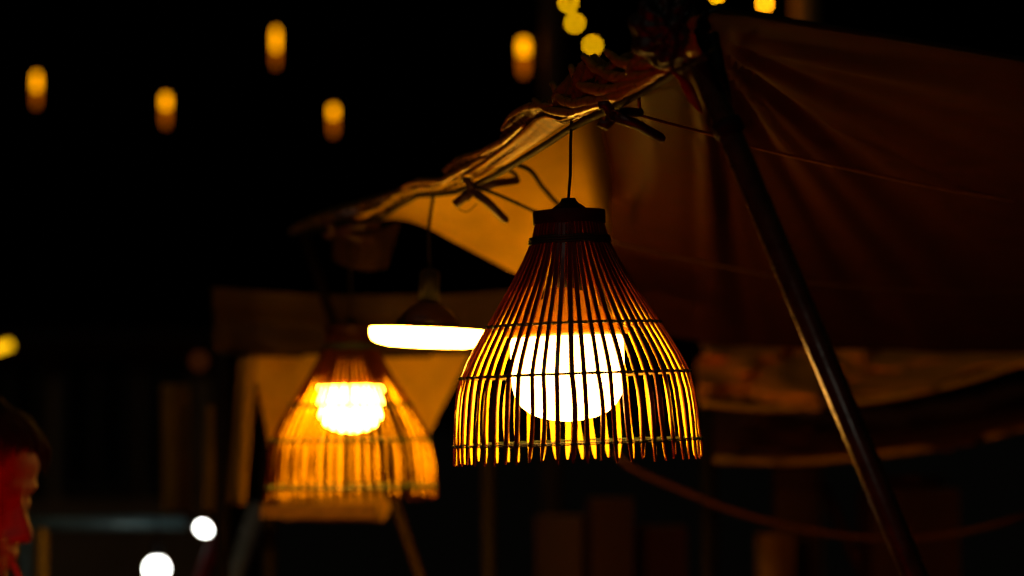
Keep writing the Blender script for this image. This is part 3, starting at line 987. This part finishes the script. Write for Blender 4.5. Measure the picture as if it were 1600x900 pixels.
# string lights
DG = 24.0
gcord = [(868, -70), (880, -30), (888, 3), (898, 35), (926, 70), (965, 110), (1020, 160), (1100, 210)]
w = catmull([P(x, y - 2, DG) for x, y in gcord], 40)
gar = empty('string_lights', w[0], 'string of round yellow bulbs running down behind the tent corner', 'string lights')
G = Loc(gar)
G.build(MB().tube(w, 0.008, 6), 'cord', M['cord'])
yel = mat_emit('string_bulb_light', (1.0, 0.50, 0.0008), 16)
for px, py in ((888, 4), (898, 36), (926, 71), (968, 116)):
    c = P(px, py, DG)
    b = MB().ellipsoid(c, (0.022, 0.022, 0.022), 12, 8)
    bo = G.build(b, 'bulb', yel)
    sk = MB().lathe([(0.014, 0.02), (0.014, 0.055), (0.006, 0.06)], 10)
    sk.build('socket', M['black_plastic'], bo).location = c - G.o
for px, py, lab, r in ((1120, -9, 'yellow globe lamp cut by the top edge above the pole', 0.016), (1195, 6, 'orange globe lamp at the top edge, right of the pole', 0.016)):
    c = P(px, py, 15.0)
    root = empty('globe_lamp', c, lab, 'lamp')
    MB().ellipsoid((0, 0, 0), (r, r, r * 1.1), 16, 10).build('globe', yel if px < 1150 else mat_emit('orange_globe_light', (1.0, 0.36, 0.004), 24), root)
    MB().lathe([(0.03, r * 1.05), (0.03, r * 1.05 + 0.05), (0.008, r * 1.05 + 0.07)], 12).build('socket', M['black_plastic'], root)
    MB().tube([Vector((0, 0, r + 0.05)), Vector((0, 0, 5.0 - c.z))], 0.005, 6).build('cord', M['cord'], root)
ya, yb = P(1100, 0, 15.0), P(1262, 0, 15.4)
cb = [Vector((lerp(ya.x - 2.5, yb.x, k / 20), lerp(ya.y, yb.y, k / 20), 5.0 + 0.12 * abs(k / 20 - 0.6))) for k in range(21)]
tag(MB().tube(cb, 0.006, 6).build('lamp_cable', M['cord'], origin=cb[-1]), 'overhead cable above the picture carrying the globe lamps', 'cable')

# ------------------------------------------------------------------ street lamp at the left edge
a = P(-60, 545, 12.0)
sl = empty('street_lamp', (a.x, a.y, 0), 'street lamp with yellow tube cut by the left edge', 'street lamp')
SLc = Loc(sl)
SLc.build(MB().tube([Vector((a.x, a.y, 0)), Vector((a.x, a.y, a.z * 0.5)), Vector((a.x, a.y, a.z + 0.25))], 0.04, 12), 'post', dark_metal)
t0, t1 = P(-50, 560, 11.95), P(17, 538, 11.95)
SLc.build(MB().tube([t0, t0.lerp(t1, 0.5), t1], 0.020, 14), 'light_tube', mat_emit('tube_lamp_light', (1.0, 0.50, 0.004), 2.0))
up = Vector((0, 0.02, 0.042))
SLc.build(MB().tube([P(-60, 545, 12.0), t0 + up, t1 + up * 0.9], 0.018, 10), 'arm', dark_metal)

# ------------------------------------------------------------------ dark building at left
DB = 18.0
wallm = mat_basic('brown_plaster', (0.28, 0.16, 0.07), 0.9, scale=2)
a, b = P(-260, 700, DB), P(330, 700, DB)
bld = empty('building', ((a.x + b.x) / 2, a.y, 0), 'dark building with large windows behind the rail at left', 'building')
hw = (b.x - a.x) / 2
MB().box(-hw, hw, 0, 4.0, 0, P(0, 535, DB).z).build('wall', wallm, bld, False)
MB().box(-hw - 0.15, hw + 0.15, -0.25, 4.2, P(0, 535, DB).z + 0.003, P(0, 515, DB).z).build('roof', dark_metal, bld, False)
kk = DB / F
fm = mat_basic('window_frame', (0.05, 0.035, 0.02), 0.6)
gl = mat_basic('dark_glass', (0.012, 0.010, 0.008), 0.12, bump=0)
for x0, x1, y0, y1 in ((-180, -60, 560, 770), (-40, 70, 560, 770), (92, 210, 556, 770), (222, 296, 556, 770)):
    p0, p1 = P(x0, y1, DB), P(x1, y0, DB)
    xa, xb, za, zb = p0.x - bld.location.x, p1.x - bld.location.x, p0.z, p1.z
    fr = MB()
    t = 0.06
    fr.box(xa, xb, -0.05, -0.004, za, za + t).box(xa, xb, -0.05, -0.004, zb - t, zb)
    fr.box(xa, xa + t, -0.05, -0.004, za + t, zb - t).box(xb - t, xb, -0.05, -0.004, za + t, zb - t)
    fr.box((xa + xb) / 2 - 0.025, (xa + xb) / 2 + 0.025, -0.05, -0.004, za + t, zb - t)
    w_ = fr.build('window', fm, bld, False)
    for s in (0, 1):
        q0 = xa + t if s == 0 else (xa + xb) / 2 + 0.025
        q1 = (xa + xb) / 2 - 0.025 if s == 0 else xb - t
        MB().box(q0, q1, -0.02, -0.006, za + t, zb - t).build('pane', gl, w_, False)
c = P(311, 564, DB - 0.25)
wl = empty('wall_lamp', c, 'tiny dim reddish lamp on the dark building', 'lamp')
MB().ellipsoid((0, 0, 0), (0.045, 0.045, 0.05), 14, 9).build('globe', mat_emit('dim_red_light', (1.0, 0.22, 0.04), 0.055), wl)
MB().tube([Vector((0, 0, 0.05)), Vector((0, 0.05, 0.10)), Vector((0, DB - 0.25 and 0.24, 0.10))], 0.012, 8).build('bracket', dark_metal, wl)

# ------------------------------------------------------------------ the person at the left edge
def remeshed(mb, name, mat, parent, voxel, smooth=6, fac=0.5):
    me = mb.mesh(name, None)
    tmp = bpy.data.objects.new('tmp_body', me)
    COL.objects.link(tmp)
    rm = tmp.modifiers.new('r', 'REMESH'); rm.mode = 'VOXEL'; rm.voxel_size = voxel; rm.use_smooth_shade = True
    sm = tmp.modifiers.new('s', 'SMOOTH'); sm.iterations = smooth; sm.factor = fac
    dg = bpy.context.evaluated_depsgraph_get()
    out = bpy.data.meshes.new_from_object(tmp.evaluated_get(dg))
    bpy.data.objects.remove(tmp)
    out.name = name
    for p in out.polygons: p.use_smooth = True
    out.materials.clear(); out.materials.append(mat)
    ob = bpy.data.objects.new(name, out)
    COL.objects.link(ob); ob.parent = parent
    return ob

DP = 3.12
hc = P(-52, 770, DP)                      # centre of the head
person = empty('person', (hc.x - 0.04, hc.y, 0), 'person in profile lit red, drinking through a straw, cut by the left edge', 'person')
o = Vector(person.location)
H0 = hc - o
HT = Matrix.Translation(H0) @ Matrix.Rotation(math.radians(-28), 4, 'Z') @ Matrix.Rotation(math.radians(13), 4, 'Y')
def hp(x, y, z): return HT @ Vector((x, y, z))
skin = mat_basic('skin', (0.26, 0.10, 0.065), 0.65, var=0.12, scale=60, bump=0.2, bump_scale=300)
body = MB()
def hell(c, r, n=18, m=12): body.ellipsoid(c, r, n, m, HT)
hell((-0.012, 0, 0.035), (0.096, 0.074, 0.086), 24, 16)
hell((0.026, 0, -0.03), (0.060, 0.060, 0.082), 22, 14)
hell((0.052, 0, -0.092), (0.030, 0.034, 0.022))
hell((0.070, 0, 0.026), (0.019, 0.048, 0.014))
hell((0.066, 0, 0.052), (0.020, 0.050, 0.030))
body.capsule(hp(0.082, 0, 0.010), hp(0.106, 0, -0.030), 0.008, 0.0115)
for s in (-1, 1):
    hell((0.096, s * 0.012, -0.036), (0.011, 0.009, 0.008), 10, 7)
    hell((0.066, s * 0.030, 0.002), (0.013, 0.015, 0.011), 10, 7)
    hell((0.055, s * 0.040, -0.030), (0.022, 0.020, 0.020), 12, 8)
    hell((-0.008, s * 0.076, -0.008), (0.019, 0.008, 0.031), 12, 8)
hell((0.084, 0, -0.060), (0.012, 0.022, 0.0065), 12, 7)
hell((0.080, 0, -0.074), (0.012, 0.019, 0.0075), 12, 7)
for a_, b_, r0, r1 in ((hp(-0.03, 0, -0.05), Vector((-0.075, 0, 1.33)), 0.056, 0.062),
                       (Vector((-0.08, 0, 1.30)), Vector((-0.09, 0, 1.0)), 0.13, 0.125),
                       (Vector((-0.09, 0, 1.0)), Vector((-0.08, 0, 0.82)), 0.125, 0.135)):
    body.capsule(a_, b_, r0, r1, 18)
for s in (-1, 1):
    sh = Vector((-0.08, s * 0.165, 1.30))
    body.capsule(Vector((-0.08, 0, 1.30)), sh, 0.085, 0.062)
    el = Vector((-0.02, s * 0.20, 1.05)) if s > 0 else Vector((0.00, -0.19, 1.06))
    hand = Vector((0.02, 0.21, 0.80)) if s > 0 else Vector((0.165, -0.065, 1.205))
    body.capsule(sh, el, 0.055, 0.042)
    body.capsule(el, hand, 0.041, 0.027)
    hip = Vector((-0.08, s * 0.085, 0.84))
    kn = Vector((-0.04, s * 0.10, 0.45))
    an = Vector((-0.09, s * 0.105, 0.075))
    body.capsule(hip, kn, 0.085, 0.055)
    body.capsule(kn, an, 0.054, 0.036)
    body.capsule(an + Vector((-0.02, 0, -0.03)), an + Vector((0.15, s * 0.02, -0.04)), 0.036, 0.030)
    if s > 0:
        body.capsule(hand, hand + Vector((0.01, 0, -0.07)), 0.030, 0.034)
        for k in range(4):
            f0 = hand + Vector((0.030 - k * 0.018, 0.0, -0.09))
            body.capsule(f0, f0 + Vector((0.006, -0.008, -0.045 + abs(k - 1.5) * 0.006)), 0.0095, 0.0085, 8)
        body.capsule(hand + Vector((0.03, -0.005, -0.03)), hand + Vector((0.055, -0.02, -0.075)), 0.011, 0.009, 8)
    else:
        body.capsule(hand, hand + Vector((0.035, 0.020, 0.010)), 0.030, 0.030)
        for k in range(4):         # fingers closing round the cup
            zc = 1.235 - k * 0.021
            prev = Vector((0.215, -0.055, zc))
            for q in range(1, 4):
                an_ = -PI / 2 + q * 0.62
                nx = Vector((0.225 + 0.046 * math.cos(an_), -0.005 + 0.046 * math.sin(an_), zc))
                body.capsule(prev, nx, 0.0095, 0.0088, 8); prev = nx
        body.capsule(Vector((0.185, -0.045, 1.235)), Vector((0.180, 0.022, 1.245)), 0.0115, 0.0095, 8)
remeshed(body, 'body', skin, person, 0.0055, 5)
# hair
hm = MB(); hm.ellipsoid((0, 0, 0), (1, 1, 1), 60, 40)
keep = []
vv = []
for p in hm.v:
    p = Vector(p)
    f = 1 + 0.06 * noise.noise(p * 4) + 0.04 * noise.noise(p * 11) - 0.06 * max(0.0, p.x)
    q = Vector((-0.016 + p.x * 0.101 * f, p.y * 0.080 * f, 0.040 + p.z * 0.090 * f))
    vv.append(HT @ q)
    keep.append(not ((q.x > 0.045 and q.z < 0.078 + 0.012 * math.sin(q.y * 160)) or (q.x > 0.0 and q.z < 0.02) or q.z < -0.05))
hf = [f for f in hm.f if all(keep[i] for i in f)]
hm.v, hm.f = [tuple(p) for p in vv], hf
hr = hm.build('hair', mat_basic('dark_hair', (0.010, 0.006, 0.004), 0.85, bump=0.8, bump_scale=120, spec=0.15), person)
solidify(hr, 0.006)
for k in range(26):                      # locks falling over the forehead
    yy = -0.055 + 0.11 * k / 25
    a_ = Vector((0.035 + 0.006 * math.sin(k * 2.1), yy * 0.8, 0.118 - 3.5 * yy * yy))
    m_l = Vector((0.072 + 0.004 * math.sin(k * 3.7), yy * 1.0, 0.088 - 4 * yy * yy))
    b_l = Vector((0.080 - 2.5 * yy * yy, yy * 1.1 + 0.006 * math.sin(k * 5), 0.060 + 0.010 * math.sin(k * 1.3) - 5 * yy * yy))
    MB().tube([HT @ p for p in catmull([a_, m_l, b_l], 7)], lambda t: 0.0055 * (1 - 0.8 * t), 6).build('hair_lock', bpy.data.materials['dark_hair'], person)
# clothes
cl = MB()
cl.capsule(Vector((-0.08, 0, 1.30)), Vector((-0.09, 0, 1.0)), 0.142, 0.14, 20)
cl.capsule(Vector((-0.09, 0, 1.0)), Vector((-0.08, 0, 0.84)), 0.14, 0.15, 20)
for s in (-1, 1):
    sh = Vector((-0.08, s * 0.165, 1.30))
    el = Vector((-0.02, s * 0.20, 1.05)) if s > 0 else Vector((0.00, -0.19, 1.06))
    cl.capsule(Vector((-0.08, 0, 1.30)), sh, 0.096, 0.074)
    cl.capsule(sh, sh.lerp(el, 0.75), 0.070, 0.062)
remeshed(cl, 'shirt', mat_basic('dark_shirt', (0.02, 0.02, 0.025), 0.85), person, 0.009, 4)
tr_ = MB()
for s in (-1, 1):
    hip = Vector((-0.08, s * 0.085, 0.84)); kn = Vector((-0.04, s * 0.10, 0.45)); an = Vector((-0.09, s * 0.105, 0.10))
    tr_.capsule(hip, kn, 0.108, 0.072); tr_.capsule(kn, an, 0.070, 0.056)
tr_.capsule(Vector((-0.08, -0.06, 0.84)), Vector((-0.08, 0.06, 0.84)), 0.125, 0.125)
remeshed(tr_, 'trousers', mat_basic('dark_denim', (0.02, 0.025, 0.04), 0.9), person, 0.010, 4)
for s in (-1, 1):
    an = Vector((-0.09, s * 0.105, 0.0))
    shm = MB(); shm.ellipsoid(an + Vector((0.06, s * 0.01, 0.045)), (0.15, 0.052, 0.050), 20, 12)
    shm.v = [(x, y, max(z, 0.001)) for x, y, z in shm.v]
    shm.build('shoe', mat_basic('black_shoe', (0.02, 0.02, 0.02), 0.5), person)
# cup and straw
cup = empty('plastic_cup', o + Vector((0.225, -0.005, 1.145)), 'clear plastic cup held below the face, out of the picture', 'cup')
cupm = mat_basic('cloudy_plastic', (0.35, 0.3, 0.25), 0.2, bump=0)
MB().lathe([(0.002, 0.001), (0.028, 0.001), (0.0365, 0.11), (0.038, 0.112), (0.0355, 0.112), (0.027, 0.004), (0.002, 0.004)], 28, cap=False).build('cup_wall', cupm, cup)
MB().lathe([(0.0005, 0.09), (0.0335, 0.09)], 28, cap=False).build('drink', mat_basic('red_drink', (0.2, 0.02, 0.01), 0.1, bump=0), cup)
mouth = hp(0.094, 0, -0.067)
straw_end = Vector((0.235, -0.005, 1.152))
w = [o + mouth.lerp(straw_end, t) for t in (0.0, 0.3, 0.6, 1.0)]
tag(MB().tube(w, 0.0035, 10).build('drinking_straw', mat_basic('red_straw', (0.6, 0.05, 0.03), 0.35, bump=0), origin=w[-1]), 'thin red drinking straw at the person\'s mouth', 'straw')

# red lantern on a stand, in front of the person and below the picture: it lights the face
lp = Vector((-0.50, 2.35, 1.33))
rl = empty('red_lantern', (lp.x, lp.y, 0), 'red paper lantern on a thin stand, below the left corner of the picture', 'lantern')
MB().lathe([(0.02, lp.z - 0.085), (0.055, lp.z - 0.07), (0.082, lp.z - 0.03), (0.088, lp.z), (0.082, lp.z + 0.03), (0.055, lp.z + 0.07), (0.02, lp.z + 0.085)], 24).build('paper_shade', mat_emit('red_lantern_light', (1.0, 0.004, 0.001), 24), rl)
for s in (-1, 1):
    MB().lathe([(0.024, lp.z + s * 0.086), (0.024, lp.z + s * 0.10)], 16).build('rim', dark_metal, rl)
MB().tube([Vector((-0.12, 0, 0)), Vector((-0.12, 0, lp.z + 0.1)), Vector((-0.10, 0, lp.z + 0.2)), Vector((0, 0, lp.z + 0.2)), Vector((0, 0, lp.z + 0.09))], 0.007, 10).build('stand', dark_metal, rl)
MB().lathe([(0.11, 0), (0.11, 0.01), (0.02, 0.018)], 24, Matrix.Translation((-0.12, 0, 0))).build('base', dark_metal, rl)
